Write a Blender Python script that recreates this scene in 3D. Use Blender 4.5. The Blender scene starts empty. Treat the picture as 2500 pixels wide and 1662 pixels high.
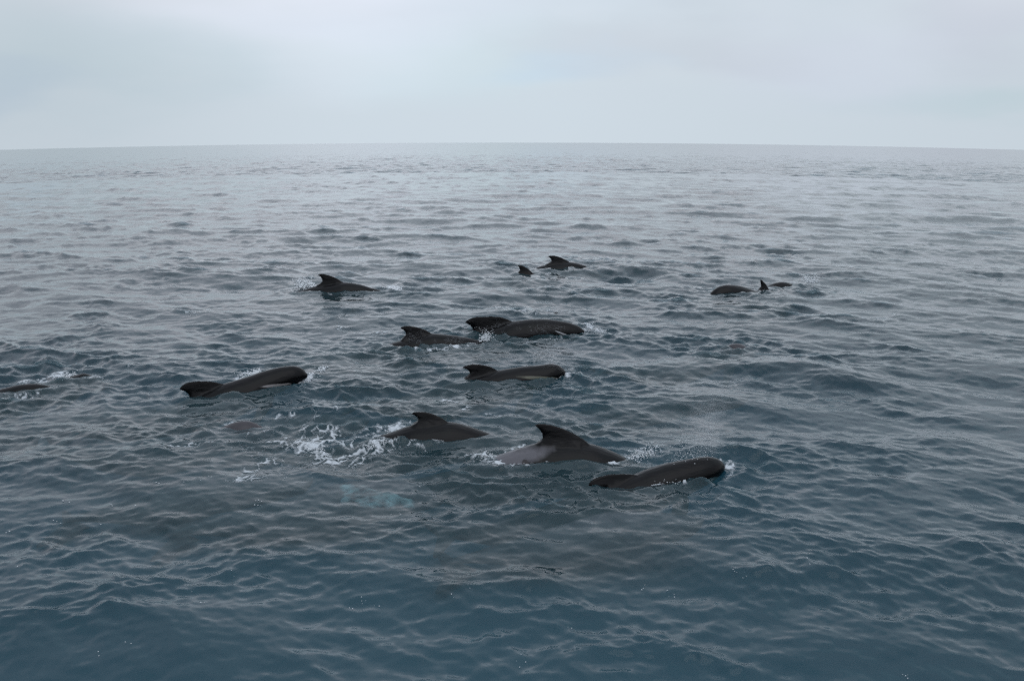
import bpy, bmesh, math, random
import numpy as np
from mathutils import Vector
sc = bpy.context.scene
R = math.radians
rng = np.random.default_rng(7)
random.seed(7)

# ------------------------------------------------------------------ camera
CAM_H = 6.0
SLOPE, SOFT = 0.053, 20.0            # the sea falls away towards the horizon
F = 2197.0                           # focal length in photo pixels (2500 wide)
PITCH = math.atan((831 - 348) / F) + math.atan(SLOPE)
cd = bpy.data.cameras.new('camera'); cam = bpy.data.objects.new('camera', cd)
sc.collection.objects.link(cam); sc.camera = cam
cam.location = (0, 0, CAM_H); cam.rotation_euler = (R(90) - PITCH, 0, R(0.0))
cd.sensor_width = 36; cd.lens = 36 * F / 2500; cd.clip_start = 0.1; cd.clip_end = 30000

def make_nodes(nt):
    nt.nodes.clear()
    def n(t, **kw):
        x = nt.nodes.new(t)
        for k, v in kw.items():
            if hasattr(x, k): setattr(x, k, v)
            else: x.inputs[k.replace('_', ' ')].default_value = v
        return x
    def l(a, b): nt.links.new(a, b)
    return n, l

# ------------------------------------------------------------------ world: overcast sky
w = bpy.data.worlds.new('World'); sc.world = w; w.use_nodes = True
n, l = make_nodes(w.node_tree)
SUN_EL, SUN_ROT = R(58), R(160)
SKY_GAIN = 1.26; CP_, SP_ = math.cos(PITCH), math.sin(PITCH)
out = n('ShaderNodeOutputWorld'); bg = n('ShaderNodeBackground'); bg.inputs[1].default_value = 0.1
sky = n('ShaderNodeTexSky'); sky.sky_type = 'NISHITA'; sky.sun_disc = False
sky.sun_elevation = SUN_EL; sky.sun_rotation = SUN_ROT; sky.air_density = 1; sky.dust_density = 2
tc = n('ShaderNodeTexCoord')
sep = n('ShaderNodeSeparateXYZ'); l(tc.outputs['Generated'], sep.inputs[0])
# cloud coordinates: direction with the elevation stretched
mp = n('ShaderNodeMapping'); mp.inputs['Scale'].default_value = (1.0, 1.0, 3.2); mp.inputs['Location'].default_value = (0.35, 0.2, 0.15)
l(tc.outputs['Generated'], mp.inputs[0])
n1 = n('ShaderNodeTexNoise', Scale=2.6, Detail=5.0, Roughness=0.5, Distortion=0.35); l(mp.outputs[0], n1.inputs['Vector'])
n2 = n('ShaderNodeTexNoise', Scale=1.9, Detail=3.0, Roughness=0.5, Distortion=0.2)
mp2 = n('ShaderNodeMapping'); mp2.inputs['Scale'].default_value = (1.0, 1.0, 2.4); mp2.inputs['Location'].default_value = (4.1, 1.3, 0.7)
l(tc.outputs['Generated'], mp2.inputs[0]); l(mp2.outputs[0], n2.inputs['Vector'])
r1 = n('ShaderNodeValToRGB'); l(n2.outputs[0], r1.inputs[0])
r1.color_ramp.elements[0].position = 0.36; r1.color_ramp.elements[0].color = (5.6, 6.2, 6.75, 1)     # blue-grey veil
r1.color_ramp.elements[1].position = 0.6; r1.color_ramp.elements[1].color = (6.7, 6.65, 7.3, 1)      # lilac cloud
r2 = n('ShaderNodeValToRGB'); l(n1.outputs[0], r2.inputs[0])
r2.color_ramp.elements[0].position = 0.3; r2.color_ramp.elements[0].color = (0.86, 0.87, 0.89, 1)
r2.color_ramp.elements[1].position = 0.66; r2.color_ramp.elements[1].color = (1.08, 1.07, 1.06, 1)
mul = n('ShaderNodeMix', data_type='RGBA', blend_type='MULTIPLY'); mul.inputs[0].default_value = 1
l(r1.outputs[0], mul.inputs[6]); l(r2.outputs[0], mul.inputs[7])
# duller towards the horizon, and towards the west (left)
mr = n('ShaderNodeMapRange'); l(sep.outputs['Z'], mr.inputs[0])
for i, v in enumerate((0.0, 0.22, 0.0, 1.0)): mr.inputs[i + 1].default_value = v
mr.interpolation_type = 'SMOOTHSTEP'
hz = n('ShaderNodeMix', data_type='RGBA', blend_type='MIX'); l(mr.outputs[0], hz.inputs[0])
hz.inputs[6].default_value = (5.2, 5.9, 6.5, 1); l(mul.outputs[2], hz.inputs[7])
mw = n('ShaderNodeMapRange'); l(sep.outputs['X'], mw.inputs[0])
for i, v in enumerate((-0.50, -0.15, 0.88, 1.0)): mw.inputs[i + 1].default_value = v
mw.interpolation_type = 'SMOOTHSTEP'
me = n('ShaderNodeMapRange'); l(sep.outputs['X'], me.inputs[0])
for i, v in enumerate((0.05, 0.5, 1.0, 0.93)): me.inputs[i + 1].default_value = v
mm = n('ShaderNodeMath', operation='MULTIPLY'); l(mw.outputs[0], mm.inputs[0]); l(me.outputs[0], mm.inputs[1])
vm = n('ShaderNodeVectorMath', operation='SCALE'); l(hz.outputs[2], vm.inputs[0]); l(mm.outputs[0], vm.inputs['Scale'])
# clouds seen in the photograph: soft patches of tone at their own bearing and height
dv = n('ShaderNodeVectorMath', operation='DIVIDE'); l(tc.outputs['Generated'], dv.inputs[0])
cy = n('ShaderNodeCombineXYZ'); ab = n('ShaderNodeMath', operation='ABSOLUTE'); l(sep.outputs['Y'], ab.inputs[0])
mxy = n('ShaderNodeMath', operation='MAXIMUM'); l(ab.outputs[0], mxy.inputs[0]); mxy.inputs[1].default_value = .15
for q in range(3): l(mxy.outputs[0], cy.inputs[q])
l(cy.outputs[0], dv.inputs[1])
wn = n('ShaderNodeTexNoise', Scale=3.5, Detail=4.0, Roughness=.5); l(mp.outputs[0], wn.inputs['Vector'])
ws = n('ShaderNodeVectorMath', operation='SUBTRACT'); l(wn.outputs['Color'], ws.inputs[0]); ws.inputs[1].default_value = (.5, .5, .5)
wk = n('ShaderNodeVectorMath', operation='MULTIPLY'); l(ws.outputs[0], wk.inputs[0]); wk.inputs[1].default_value = (.34, 0, .16)
wa = n('ShaderNodeVectorMath', operation='ADD'); l(dv.outputs[0], wa.inputs[0]); l(wk.outputs[0], wa.inputs[1])
cur = vm.outputs[0]
for sx, sy, rx, ry, col_ in [(230, 150, 330, 110, (.90, .945, .95)), (700, 60, 330, 150, (1.08, 1.07, 1.08)), (1180, 120, 330, 110, (1.0, 1.035, 1.03)), (1400, 165, 180, 40, (.95, .99, 1.03)),
                           (1650, 110, 300, 70, (.945, .93, .945)), (2050, 150, 260, 120, (1.03, 1.01, 1.04)), (2400, 270, 330, 40, (.92, .965, .96)), (2450, 60, 200, 110, (.95, .93, .96)), (30, 215, 160, 40, (.93, .95, .98)), (1000, 0, 500, 60, (1.03, 1.02, 1.04))]:
    dd = (sx - 1250) / F / (CP_ + (831 - sy) / F * SP_), ((831 - sy) / F * CP_ - SP_) / (CP_ + (831 - sy) / F * SP_)
    su = n('ShaderNodeVectorMath', operation='SUBTRACT'); l(wa.outputs[0], su.inputs[0]); su.inputs[1].default_value = (dd[0], 1, dd[1])
    sm_ = n('ShaderNodeVectorMath', operation='MULTIPLY'); l(su.outputs[0], sm_.inputs[0]); sm_.inputs[1].default_value = (F / rx * .75, 0, F / ry * .75)
    le = n('ShaderNodeVectorMath', operation='LENGTH'); l(sm_.outputs[0], le.inputs[0])
    fa = n('ShaderNodeMapRange'); fa.interpolation_type = 'SMOOTHSTEP'; l(le.outputs['Value'], fa.inputs[0])
    for i, v in enumerate((1.25, 0.1, 0.0, 1.0)): fa.inputs[i + 1].default_value = v
    mc = n('ShaderNodeMix', data_type='RGBA', blend_type='MULTIPLY'); l(fa.outputs[0], mc.inputs[0]); l(cur, mc.inputs[6]); mc.inputs[7].default_value = tuple(x ** 1.05 for x in col_) + (1,); cur = mc.outputs[2]
# an overcast sky is brighter overhead than low down
zb = n('ShaderNodeMapRange'); zb.interpolation_type = 'SMOOTHSTEP'; l(sep.outputs['Z'], zb.inputs[0])
for i, v in enumerate((0.15, 0.8, SKY_GAIN, SKY_GAIN * 1.35)): zb.inputs[i + 1].default_value = v
zs_ = n('ShaderNodeVectorMath', operation='SCALE'); l(cur, zs_.inputs[0]); l(zb.outputs[0], zs_.inputs['Scale'])
zf = n('ShaderNodeMapRange'); l(sep.outputs['Z'], zf.inputs[0])
for i, v in enumerate((0.16, 0.55, 0.0, 1.0)): zf.inputs[i + 1].default_value = v
zt_ = n('ShaderNodeMix', data_type='RGBA', blend_type='MULTIPLY'); l(zf.outputs[0], zt_.inputs[0]); l(zs_.outputs[0], zt_.inputs[6]); zt_.inputs[7].default_value = (.93, 1.0, 1.04, 1)
fin_ = n('ShaderNodeMix', data_type='RGBA', blend_type='MIX'); fin_.inputs[0].default_value = 0.93
l(sky.outputs[0], fin_.inputs[6]); l(zt_.outputs[2], fin_.inputs[7])
l(fin_.outputs[2], bg.inputs[0]); l(bg.outputs[0], out.inputs[0])

sd = bpy.data.lights.new('sun', 'SUN'); sun = bpy.data.objects.new('sun', sd); sc.collection.objects.link(sun)
sd.energy = 0.5; sd.angle = R(60); sd.color = (1.0, 0.985, 0.97)
sun.rotation_euler = (R(90) - SUN_EL, 0, R(180) - SUN_ROT)
sc.view_settings.view_transform = 'Standard'; sc.view_settings.look = 'None'
sc.view_settings.exposure = 0.0; sc.view_settings.gamma = 1
sc.cycles.volume_bounces = 0; sc.cycles.max_bounces = 6; sc.cycles.transparent_max_bounces = 12
sc.cycles.caustics_reflective = False; sc.cycles.caustics_refractive = False
sc.cycles.use_denoising = False

# ------------------------------------------------------------------ helpers
def z0(r): return -SLOPE * (np.sqrt(r * r + SOFT * SOFT) - SOFT)
CP, SP = math.cos(PITCH), math.sin(PITCH)
def ray(sx, sy):
    a, b = (sx - 1250) / F, (831 - sy) / F
    return np.array([a, CP + b * SP, -SP + b * CP])
def at(sx, sy):
    """point of the calm sea seen at a photo pixel"""
    d = ray(sx, sy); t = CAM_H / max(-d[2] - SLOPE, 1e-3)
    for _ in range(40):
        p = d * t; t = (CAM_H - float(z0(math.hypot(p[0], p[1])))) / -d[2]
    p = d * t
    return np.array([p[0], p[1], CAM_H + p[2]])
def tag(o, label=None, cat=None, group=None, kind=None):
    if label: o['label'] = label
    if cat: o['category'] = cat
    if group: o['group'] = group
    if kind: o['kind'] = kind
    return o
def mesh_np(name, co, faces, mat=None, smooth=True):
    """co (N,3), faces (M,k) of one size k"""
    me = bpy.data.meshes.new(name)
    co = np.asarray(co, np.float32); faces = np.asarray(faces, np.int32)
    M, k = faces.shape
    me.vertices.add(len(co)); me.vertices.foreach_set('co', co.ravel())
    me.loops.add(M * k); me.loops.foreach_set('vertex_index', faces.ravel())
    me.polygons.add(M); me.polygons.foreach_set('loop_start', np.arange(0, M * k, k, dtype=np.int32))
    me.polygons.foreach_set('loop_total', np.full(M, k, np.int32))
    me.polygons.foreach_set('use_smooth', np.full(M, smooth))
    me.update(calc_edges=True)
    if mat: me.materials.append(mat)
    return me
def link(name, me):
    o = bpy.data.objects.new(name, me); sc.collection.objects.link(o); return o
def attr(me, name, v):
    a = me.attributes.new(name, 'FLOAT', 'POINT'); a.data.foreach_set('value', np.asarray(v, np.float32))
def sstep(x, a, b):
    t = np.clip((x - a) / (b - a), 0, 1); return t * t * (3 - 2 * t)

# ------------------------------------------------------------------ wave field
class Band:
    """one octave of a random sea: a periodic tile of height and sideways pull"""
    def __init__(s, l1, l2, slope, wind, spread, rot, seed, N=512):
        g = np.random.default_rng(seed); s.T = 15.3 * l2; s.N = N; s.rot = rot; s.l1 = l1; s.l2 = l2
        k = np.fft.fftfreq(N, s.T / N) * 2 * np.pi; kx, ky = np.meshgrid(k, k, indexing='ij')
        kk = np.hypot(kx, ky); kk[0, 0] = 1
        a = 2 * np.pi / l2; b = 2 * np.pi / l1
        win = np.exp(-0.5 * (np.log(kk / math.sqrt(a * b)) / (0.42 * math.log(b / a))) ** 2) * (kk < b * 1.7)
        th = np.arctan2(ky, kx) - (wind - rot)
        D = np.abs(np.cos(th / 2)) ** (spread * 2) + 0.07
        H = (g.normal(size=(N, N)) + 1j * g.normal(size=(N, N))) * win * D / kk ** 2.0
        H[0, 0] = 0
        h = np.fft.ifft2(H).real; hs = np.fft.ifft2(1j * kx * H).real; ht = np.fft.ifft2(1j * ky * H).real
        f = slope / math.sqrt((hs ** 2 + ht ** 2).mean()); H = H * f
        s.h = np.fft.ifft2(H).real.astype(np.float32)
        s.dx = np.fft.ifft2(1j * kx / kk * H).real.astype(np.float32)
        s.dy = np.fft.ifft2(1j * ky / kk * H).real.astype(np.float32)
    def sample(s, x, y, full=True):
        c, q = math.cos(s.rot), math.sin(s.rot)
        u = (x * c + y * q) / s.T * s.N + 37.3; v = (-x * q + y * c) / s.T * s.N + 11.9
        iu = np.floor(u).astype(np.int64); iv = np.floor(v).astype(np.int64)
        fu = (u - iu).astype(np.float32); fv = (v - iv).astype(np.float32); N = s.N
        i0 = iu % N; i1 = (iu + 1) % N; j0 = iv % N; j1 = (iv + 1) % N
        w00 = (1 - fu) * (1 - fv); w10 = fu * (1 - fv); w01 = (1 - fu) * fv; w11 = fu * fv
        def g(A): return A[i0, j0] * w00 + A[i1, j0] * w10 + A[i0, j1] * w01 + A[i1, j1] * w11
        h = g(s.h)
        if not full: return h
        a, b = g(s.dx), g(s.dy)
        return h, a * c - b * q, a * q + b * c

WIND = R(-108)
BANDS = [Band(9, 18, 0.020, WIND + 0.25, 6, 0.3, 11),
         Band(4.5, 9, 0.036, WIND - 0.15, 5, 1.1, 12),
         Band(2.2, 4.5, 0.066, WIND, 3.5, 2.3, 13),
         Band(1.1, 2.2, 0.088, WIND + 0.1, 2.5, 0.7, 14),
         Band(0.55, 1.1, 0.094, WIND - 0.2, 4, 1.9, 15),
         Band(0.27, 0.55, 0.120, WIND + 0.25, 2.5, 2.9, 16),
         Band(0.13, 0.27, 0.095, WIND, 2, 0.1, 17)]
NOISE = [Band(0.8, 1.6, 0.1, 0, 0, 0.4, 31), Band(0.35, 0.8, 0.1, 0, 0, 1.4, 32), Band(0.15, 0.35, 0.1, 0, 0, 2.4, 33), Band(0.06, 0.14, .1, 0, 0, .9, 34)]
def fnoise(x, y, ws=(1, .8, .6, .4)):
    t = 0
    for b, wgt in zip(NOISE, ws):
        t = t + wgt * b.sample(x, y, False) / b.h.std()
    return t / math.sqrt(sum(a * a for a in ws))

# ------------------------------------------------------------------ what the photograph shows, in photo pixels
# base: two points of the waterline's middle, tail side then head side; back: top line from tail to head
# fin: from the tip forwards to the front base; trail: from the tip down to the rear base
WH = [
 dict(label='whale on the left with its whole rounded head out and a pale streak below', k=1.0, nose=True, streak=(2.05, .10, .30, .05, .25),
  base=((470, 966), (742, 936)),
  fin=[(437.8, 951), (441, 944), (450, 936.5), (462.4, 931.9), (487.8, 929.7), (515, 930.2), (531.9, 933.6), (546, 937)],
  trail=[(447, 953.5), (456, 958), (461, 965), (464, 974)],
  back=[(546, 937), (565.8, 931.9), (589.6, 924.3), (615, 916.6), (640.4, 907.3), (665.9, 900), (691.3, 894.6), (716.7, 892.4), (733.7, 896), (745.6, 905), (751.5, 917)]),
 dict(label='whale with a hooked fin between two white splashes, far back on the left', k=1.0,
  base=((780, 710), (935, 709)),
  fin=[(774.8, 671.2), (780, 668.8), (787.5, 668.2), (802.8, 671.5), (818, 677), (830.8, 684.5), (838, 689)],
  trail=[(782, 676), (786.5, 684), (782.4, 691.6), (771, 698)],
  back=[(767, 699), (838, 689), (858.7, 690.3), (884.2, 695.4), (907, 703), (932.5, 709.4)]),
 dict(label='whale with a blunt hooked fin, its head meeting a splash behind the biggest one', k=1.0, speck=1,
  base=((985, 839), (1180, 833)),
  fin=[(977, 802.2), (978.5, 799), (983.4, 796.5), (996.1, 795), (1016.4, 797.5), (1036.8, 804.2), (1053, 813)],
  trail=[(985.9, 806), (990, 813.6), (989, 821.3), (978.3, 829)],
  back=[(972, 833), (1053, 813.5), (1077.5, 815.5), (1110.5, 819), (1148.7, 825.4), (1176.7, 833)]),
 dict(label='biggest whale in the middle, long low rounded fin and speckled back, head breaking foam', k=1.12, nose=True, speck=1, streak=(2.3, .1, .16, .03, -.5),
  base=((1150, 812), (1425, 811)), zs=0,
  fin=[(1135.6, 787.5), (1137, 783.5), (1142.4, 779.8), (1159.3, 773.9), (1184.8, 771.9), (1215.3, 772.2), (1235.6, 777.3), (1251, 784.4)],
  trail=[(1144.1, 792.6), (1151, 799), (1154.5, 806), (1153, 812)],
  back=[(1251, 784.4), (1269.6, 782.0), (1295, 779.2), (1328.9, 778.6), (1362.8, 782), (1388.3, 786.6), (1408.6, 793.4), (1420, 800), (1427, 808)]),
 dict(label='slender whale in the centre, swept fin and blunt head under fine spray', k=1.0, nose=True, streak=(2.0, .09, .3, .03, -.2),
  base=((1142, 926), (1381, 916)),
  fin=[(1128.8, 898.5), (1130, 895.5), (1133.9, 893.1), (1146.1, 889.3), (1158.3, 888.3), (1176, 889.7), (1195, 893.7), (1207.2, 899.2), (1216, 905)],
  trail=[(1136.6, 900.5), (1144.8, 906), (1146.5, 913.4), (1141, 920.9), (1130, 927)],
  back=[(1216, 904.6), (1230.2, 902), (1256, 898), (1276.3, 894.8), (1303.5, 892.8), (1322.5, 891.5), (1337, 888.8), (1351, 888), (1364.5, 891), (1375.4, 898.5), (1381, 908)]),
 dict(label='farthest whale, hooked fin and a low back sloping down to the right', k=0.95,
  base=((1335, 654), (1440, 652)),
  fin=[(1338, 626.5), (1340.5, 624.3), (1344.8, 623.4), (1356.7, 624.3), (1372, 629.3), (1383.8, 635.3), (1391, 639.8)],
  trail=[(1343.5, 631.5), (1346, 637.5), (1341.4, 642.5), (1332, 646)],
  back=[(1325, 648), (1391, 639.6), (1404.2, 641.2), (1421.1, 645.5), (1438, 651.4)]),
 dict(label='small far whale showing only its hooked fin, left of the farthest one', k=0.85, low=1,
  base=((1262, 668), (1302, 668)),
  fin=[(1263.8, 649.3), (1266, 647.5), (1270.2, 646.9), (1278.7, 649.3), (1290.6, 657), (1303, 668)],
  trail=[(1267.7, 654.4), (1268.6, 660.4), (1263, 666)],
  back=[(1258, 668.5), (1303, 667.5)]),
 dict(label='far right whale whose smooth arched back rises clear without any fin showing', k=0.9, nofin=1, flip=1,
  base=((1868, 711), (1726, 718)),
  back=[(1853, 711.5), (1840, 707.8), (1826.8, 702.6), (1808.9, 697.5), (1790.2, 695), (1771.6, 695), (1756.3, 699.2), (1744.4, 706.8), (1733, 719)]),
 dict(label='far right whale showing only a narrow upright fin behind the arched back', k=0.8, low=1,
  base=((1848, 711), (1885, 709)),
  fin=[(1855, 683.5), (1857, 682.3), (1860.4, 683.5), (1868, 691), (1874, 699), (1878, 708)],
  trail=[(1857.6, 696), (1857.2, 702), (1851.3, 707)],
  back=[(1846, 709), (1877, 708)]),
 dict(label='whale farthest right, a low dark back without a fin beside a puff of spray', k=0.85, nofin=1, low=1,
  base=((1880, 696.5), (1938, 694)),
  back=[(1883, 694.6), (1895.3, 690), (1908.9, 687.7), (1922.5, 689), (1934.3, 694)]),
 dict(label='near whale left of the tallest fin, hooked fin, smooth back, foam at its tail', k=1.0,
  base=((970, 1062), (1200, 1058)),
  fin=[(1005.1, 1010.9), (1006.8, 1007.8), (1010.2, 1005.3), (1022.1, 1003.8), (1040.7, 1005.2), (1061.1, 1011), (1078, 1019.5), (1094, 1030.4)],
  trail=[(1014.5, 1015.1), (1020.5, 1022.7), (1017.5, 1030.5), (1003, 1038)],
  back=[(966, 1053), (981.4, 1045.5), (1003, 1038.5), (1094, 1030), (1106.9, 1031.2), (1128.9, 1036.6), (1154.3, 1044), (1174.7, 1051.4), (1198.4, 1060)]),
 dict(label='near whale with the tallest sharp fin and a pale patch on its tail stock', k=1.12, patch=1,
  base=((1208, 1121), (1537, 1119)),
  fin=[(1305.1, 1037.8), (1309, 1034.9), (1317.1, 1033.6), (1342.3, 1035.5), (1375.8, 1045.7), (1403.8, 1058.8), (1426.2, 1072.8), (1440, 1084)],
  trail=[(1317.1, 1049), (1324.3, 1063), (1321.3, 1074.1), (1308, 1083)],
  back=[(1203, 1119), (1222, 1110.5), (1258.3, 1099), (1291.9, 1088.5), (1308, 1082.5), (1440, 1083.5), (1459.8, 1088.5), (1487.8, 1099.3), (1515.7, 1110.9), (1537, 1124)]),
 dict(label='nearest whale, rounded head to the right and its long fin lying back on the water', k=1.0, nose=True,
  base=((1446, 1182), (1768, 1146)),
  fin=[(1437.4, 1186), (1438.5, 1179), (1446, 1171), (1459.8, 1164), (1487.8, 1157.5), (1521.3, 1155.6), (1545, 1157), (1560, 1159)],
  trail=[(1446, 1190.5), (1462, 1190), (1480, 1187)],
  back=[(1545, 1162), (1557.7, 1158.9), (1585.7, 1146.4), (1627.6, 1133.3), (1669.6, 1124.4), (1711.6, 1116.8), (1734, 1114.8), (1752, 1117.7), (1764, 1125.3), (1770, 1137)]),
 dict(label='whale cut by the left edge, only a low brownish back beside a strip of foam', k=0.95, nofin=1, low=1,
  base=((0, 953), (122, 943)),
  back=[(0, 950), (21.6, 944.5), (46.8, 938.5), (79.3, 936.3), (100, 937.5), (118, 942)]),
 dict(label='whale breaking the surface as a small dark lump after the left foam strip', k=0.8, nofin=1, low=1, short=1,
  base=((192, 919), (222, 918)),
  back=[(193, 914), (199, 910.5), (208, 911), (221, 917)]),
 dict(label='whale showing only a small grey dome under a film of water, near the left foam', k=0.95, nofin=1, low=1, short=1, film=1,
  base=((540, 1041), (645, 1040)),
  back=[(545, 1039), (560, 1031), (576.5, 1025.4), (595, 1023.5), (612.5, 1025.2), (630, 1034), (640, 1040)]),
 dict(label='whale showing only a tiny dark tip just behind the biggest one', k=0.8, nofin=1, low=1, short=1,
  base=((1348, 768), (1374, 768)),
  back=[(1349, 765), (1355, 760.5), (1363, 761), (1373, 767)]),
 dict(label='whale just awash on the right, a faint brown back under smooth water', k=0.9, nofin=1, low=1, short=1, film=1,
  base=((1772, 848), (1830, 846)),
  back=[(1772, 844), (1785, 837.5), (1800, 835), (1812, 837), (1828, 845)]),
]

# ------------------------------------------------------------------ whale shapes
def hprof(d, L):
    """body height at a distance d behind the snout"""
    xs = np.array([0, .04, .10, .2, .3, .42, .52, .62, .72, .82, .9, .96, 1.0]) * L
    ys = np.array([.30, .42, .54, .68, .82, .90, .90, .80, .62, .40, .25, .15, .12]) * L / 5
    h = np.interp(d, xs, ys)
    r = .34 * L / 5
    t = np.clip(d / r, 0, 1)
    return h * np.sqrt(np.clip(1 - (1 - t) ** 2, 0.0004, 1))
def catmull(P, m=6):
    P = np.asarray(P, float); Q = np.vstack([2 * P[0] - P[1], P, 2 * P[-1] - P[-2]]); o = []
    for i in range(1, len(Q) - 2):
        for t in np.linspace(0, 1, m, endpoint=False):
            a, b, c, d = Q[i - 1], Q[i], Q[i + 1], Q[i + 2]
            o.append(.5 * ((2 * b) + (c - a) * t + (2 * a - 5 * b + 4 * c - d) * t * t + (3 * b - a - 3 * c + d) * t ** 3))
    o.append(P[-1]); return np.array(o)
def lens(bm, poly, t0, tz, frame):
    """closed outline (N,2) blown up to a lens; tz(p) scales thickness; frame maps (a,b,thick)->xyz"""
    poly = np.asarray(poly); c = poly.mean(0)
    ks = [1, .96, .88, .74, .5, .2]
    sides = []
    for sg in (1, -1):
        loops = []
        for k in ks:
            t = max(t0 * math.sqrt(max(0, 1 - k * k)) ** .9, .011)
            loops.append([bm.verts.new(frame(*(c + (p - c) * k), sg * t * tz(c + (p - c) * k) if k < 1 else sg * .011)) for p in poly])
        cv = bm.verts.new(frame(*c, sg * t0 * tz(c)))
        N = len(poly)
        for a, b in zip(loops, loops[1:]):
            for i in range(N):
                f = (a[i], a[(i + 1) % N], b[(i + 1) % N], b[i]); bm.faces.new(f if sg > 0 else f[::-1])
        for i in range(N):
            f = (loops[-1][i], loops[-1][(i + 1) % N], cv); bm.faces.new(f if sg > 0 else f[::-1])
        sides.append(loops[0])
    N = len(poly)
    for i in range(N):
        bm.faces.new((sides[0][(i + 1) % N], sides[0][i], sides[1][i], sides[1][(i + 1) % N]))

HULLS = []     # (origin, heading, [(u, halfwidth at the water)]) for foam and wave calming
def build_whale(W, mat):
    b0 = at(*W['base'][0]); b1 = at(*W['base'][1])
    hd = (b1 - b0)[:2]; length = np.linalg.norm(hd); hd = hd / length
    org = (b0 + b1) / 2; org[2] = float(z0(math.hypot(org[0], org[1]))) - (.03 if W.get('film') else 0)
    nrm = np.array([-hd[1], hd[0]])
    def plane(p):
        d = ray(*p); t = (org[:2] @ nrm) / (d[:2] @ nrm); q = d * t
        return np.array([(q[:2] - org[:2]) @ hd, CAM_H + q[2] - org[2] - (.03 if W.get('film') else 0)])
    k = W['k']; L = 5.0 * k
    back = np.array([plane(p) for p in W['back']])
    back = back[np.argsort(back[:, 0])]
    fin = None
    if not W.get('nofin'):
        f = np.array([plane(p) for p in W['fin']]); tr = np.array([plane(p) for p in W['trail']])
        fin = (f, tr); uf = f[-1, 0]; ur = tr[-1, 0]
    if W.get('nose'):
        un = back[-1, 0]
    elif fin is not None:
        un = max(uf + 1.55 * k, back[-1, 0] + .25)
    elif W.get('short'): un = back[:, 0].mean() + .6
    else: un = back[-1, 0] + .35
    L = max(L, un - back[0, 0] + 1.2)
    pts = [tuple(p) for p in back]
    if not W.get('nose'):
        e = pts[-1]; pts += [(e[0] + .35, e[1] - .10), (max(un, e[0] + .5), e[1] - .34)]
    s = pts[0]
    if fin is not None and W.get('nose'):      # the back runs on under the fin to its rear base
        rb = (fin[1][-1][0], fin[1][-1][1])
        s = (rb[0] - .05, min(rb[1], .04)); pts = [s] + pts
    tail = un - L
    dz = s[1]
    m = s[0] - tail
    if m > .3:
        pts = [(tail, dz - .42), (tail + .35 * m, dz - .40), (tail + .72 * m, dz - .2)] + pts
    pts = np.array(pts); o = np.argsort(pts[:, 0]); pts = pts[o]
    us = np.concatenate([np.linspace(tail, un - .36, 60), un - .36 + .36 * np.sin(np.linspace(0, np.pi / 2, 16)[1:])])
    zt = np.interp(us, pts[:, 0], pts[:, 1])
    g = np.linspace(tail, un, 400); gz = np.interp(g, pts[:, 0], pts[:, 1])
    ker = np.hanning(25 if not W.get('nose') else 17); ker /= ker.sum()
    gz = np.convolve(np.pad(gz, len(ker) // 2, mode='edge'), ker, 'valid'); zt = np.interp(us, g, gz)
    H = hprof(un - us, L)
    if W.get('low') or W.get('short'): H = H * .9
    bm = bmesh.new(); rings = []; wl = []
    for u, z, h in zip(us, zt, H):
        hw = .47 * h; zc = z - h / 2; ring = []
        for i in range(28):
            a = 2 * math.pi * i / 28; ca, sa = math.cos(a), math.sin(a)
            e = .92 if sa < 0 else 1.12
            y = hw * abs(ca) ** e * (1 if ca > 0 else -1); zz = h / 2 * abs(sa) ** e * (1 if sa > 0 else -1)
            ring.append(bm.verts.new((u, y, zc + zz)))
        rings.append(ring)
        q = (0 - zc) / (h / 2) if h > .02 else 2
        if abs(q) < 1: wl.append((u, hw * math.sqrt(1 - q * q)))
    for a, b in zip(rings, rings[1:]):
        for i in range(28): bm.faces.new((a[i], b[i], b[(i + 1) % 28], a[(i + 1) % 28]))
    bm.faces.new(rings[0][::-1]) ; bm.faces.new(rings[-1])
    if fin is not None:
        f, tr = fin
        poly = np.vstack([tr[::-1], f])
        poly = catmull(poly, 4)
        zr = min(poly[0, 1], poly[-1, 1]) - .14
        a, b = poly[0, 0], poly[-1, 0]
        poly = np.vstack([poly, [(b - .02, zr), (b * .6 + a * .4, zr - .06), (a + .02, min(zr, poly[0, 1] - .05))]])
        top = poly[:, 1].max(); lo = zr
        lens(bm, poly, .075 * k, lambda p: 1.0 - .72 * min(1, max(0, (p[1] - lo) / (top - lo))) + 1.8 * math.exp(-max(0, p[1] - lo - .1) / .06), lambda a, b, c: (a, c, b))
    # flukes and flippers, under water
    zt0 = zt[0] - H[0] / 2
    fl = [(tail + .42, 0), (tail + .15, .25), (tail - .12, .62), (tail - .25, .66), (tail - .12, .3), (tail - .02, 0), (tail - .12, -.3), (tail - .25, -.66), (tail - .12, -.62), (tail + .15, -.25)]
    lens(bm, catmull(fl + fl[:1], 3)[:-1], .05, lambda p: 1.0, lambda a, b, c: (a, b, zt0 + c))
    uF = un - .95 * k; iF = int(np.argmin(abs(us - uF)))
    for sg in (1, -1):
        zc = zt[iF] - H[iF] * .72; y0 = .30 * H[iF]
        P = [(uF + .16, 0), (uF + .1, .25), (uF - .12, .6), (uF - .42, .95), (uF - .36, .6), (uF - .2, .2), (uF - .12, 0)]
        lens(bm, catmull(P + P[:1], 3)[:-1], .03, lambda p: 1.0, lambda a, b, c: (a, sg * (y0 + b * .75) + (c if True else 0) * .3, zc - b * .55 + c))
    bm.normal_update()
    me = bpy.data.meshes.new('pilot_whale'); bm.to_mesh(me); bm.free()
    for p in me.polygons: p.use_smooth = True
    me.materials.append(mat)
    ob = link('pilot_whale', me)
    ob.location = org; ob.rotation_euler = (0, 0, math.atan2(hd[1], hd[0]))
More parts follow.
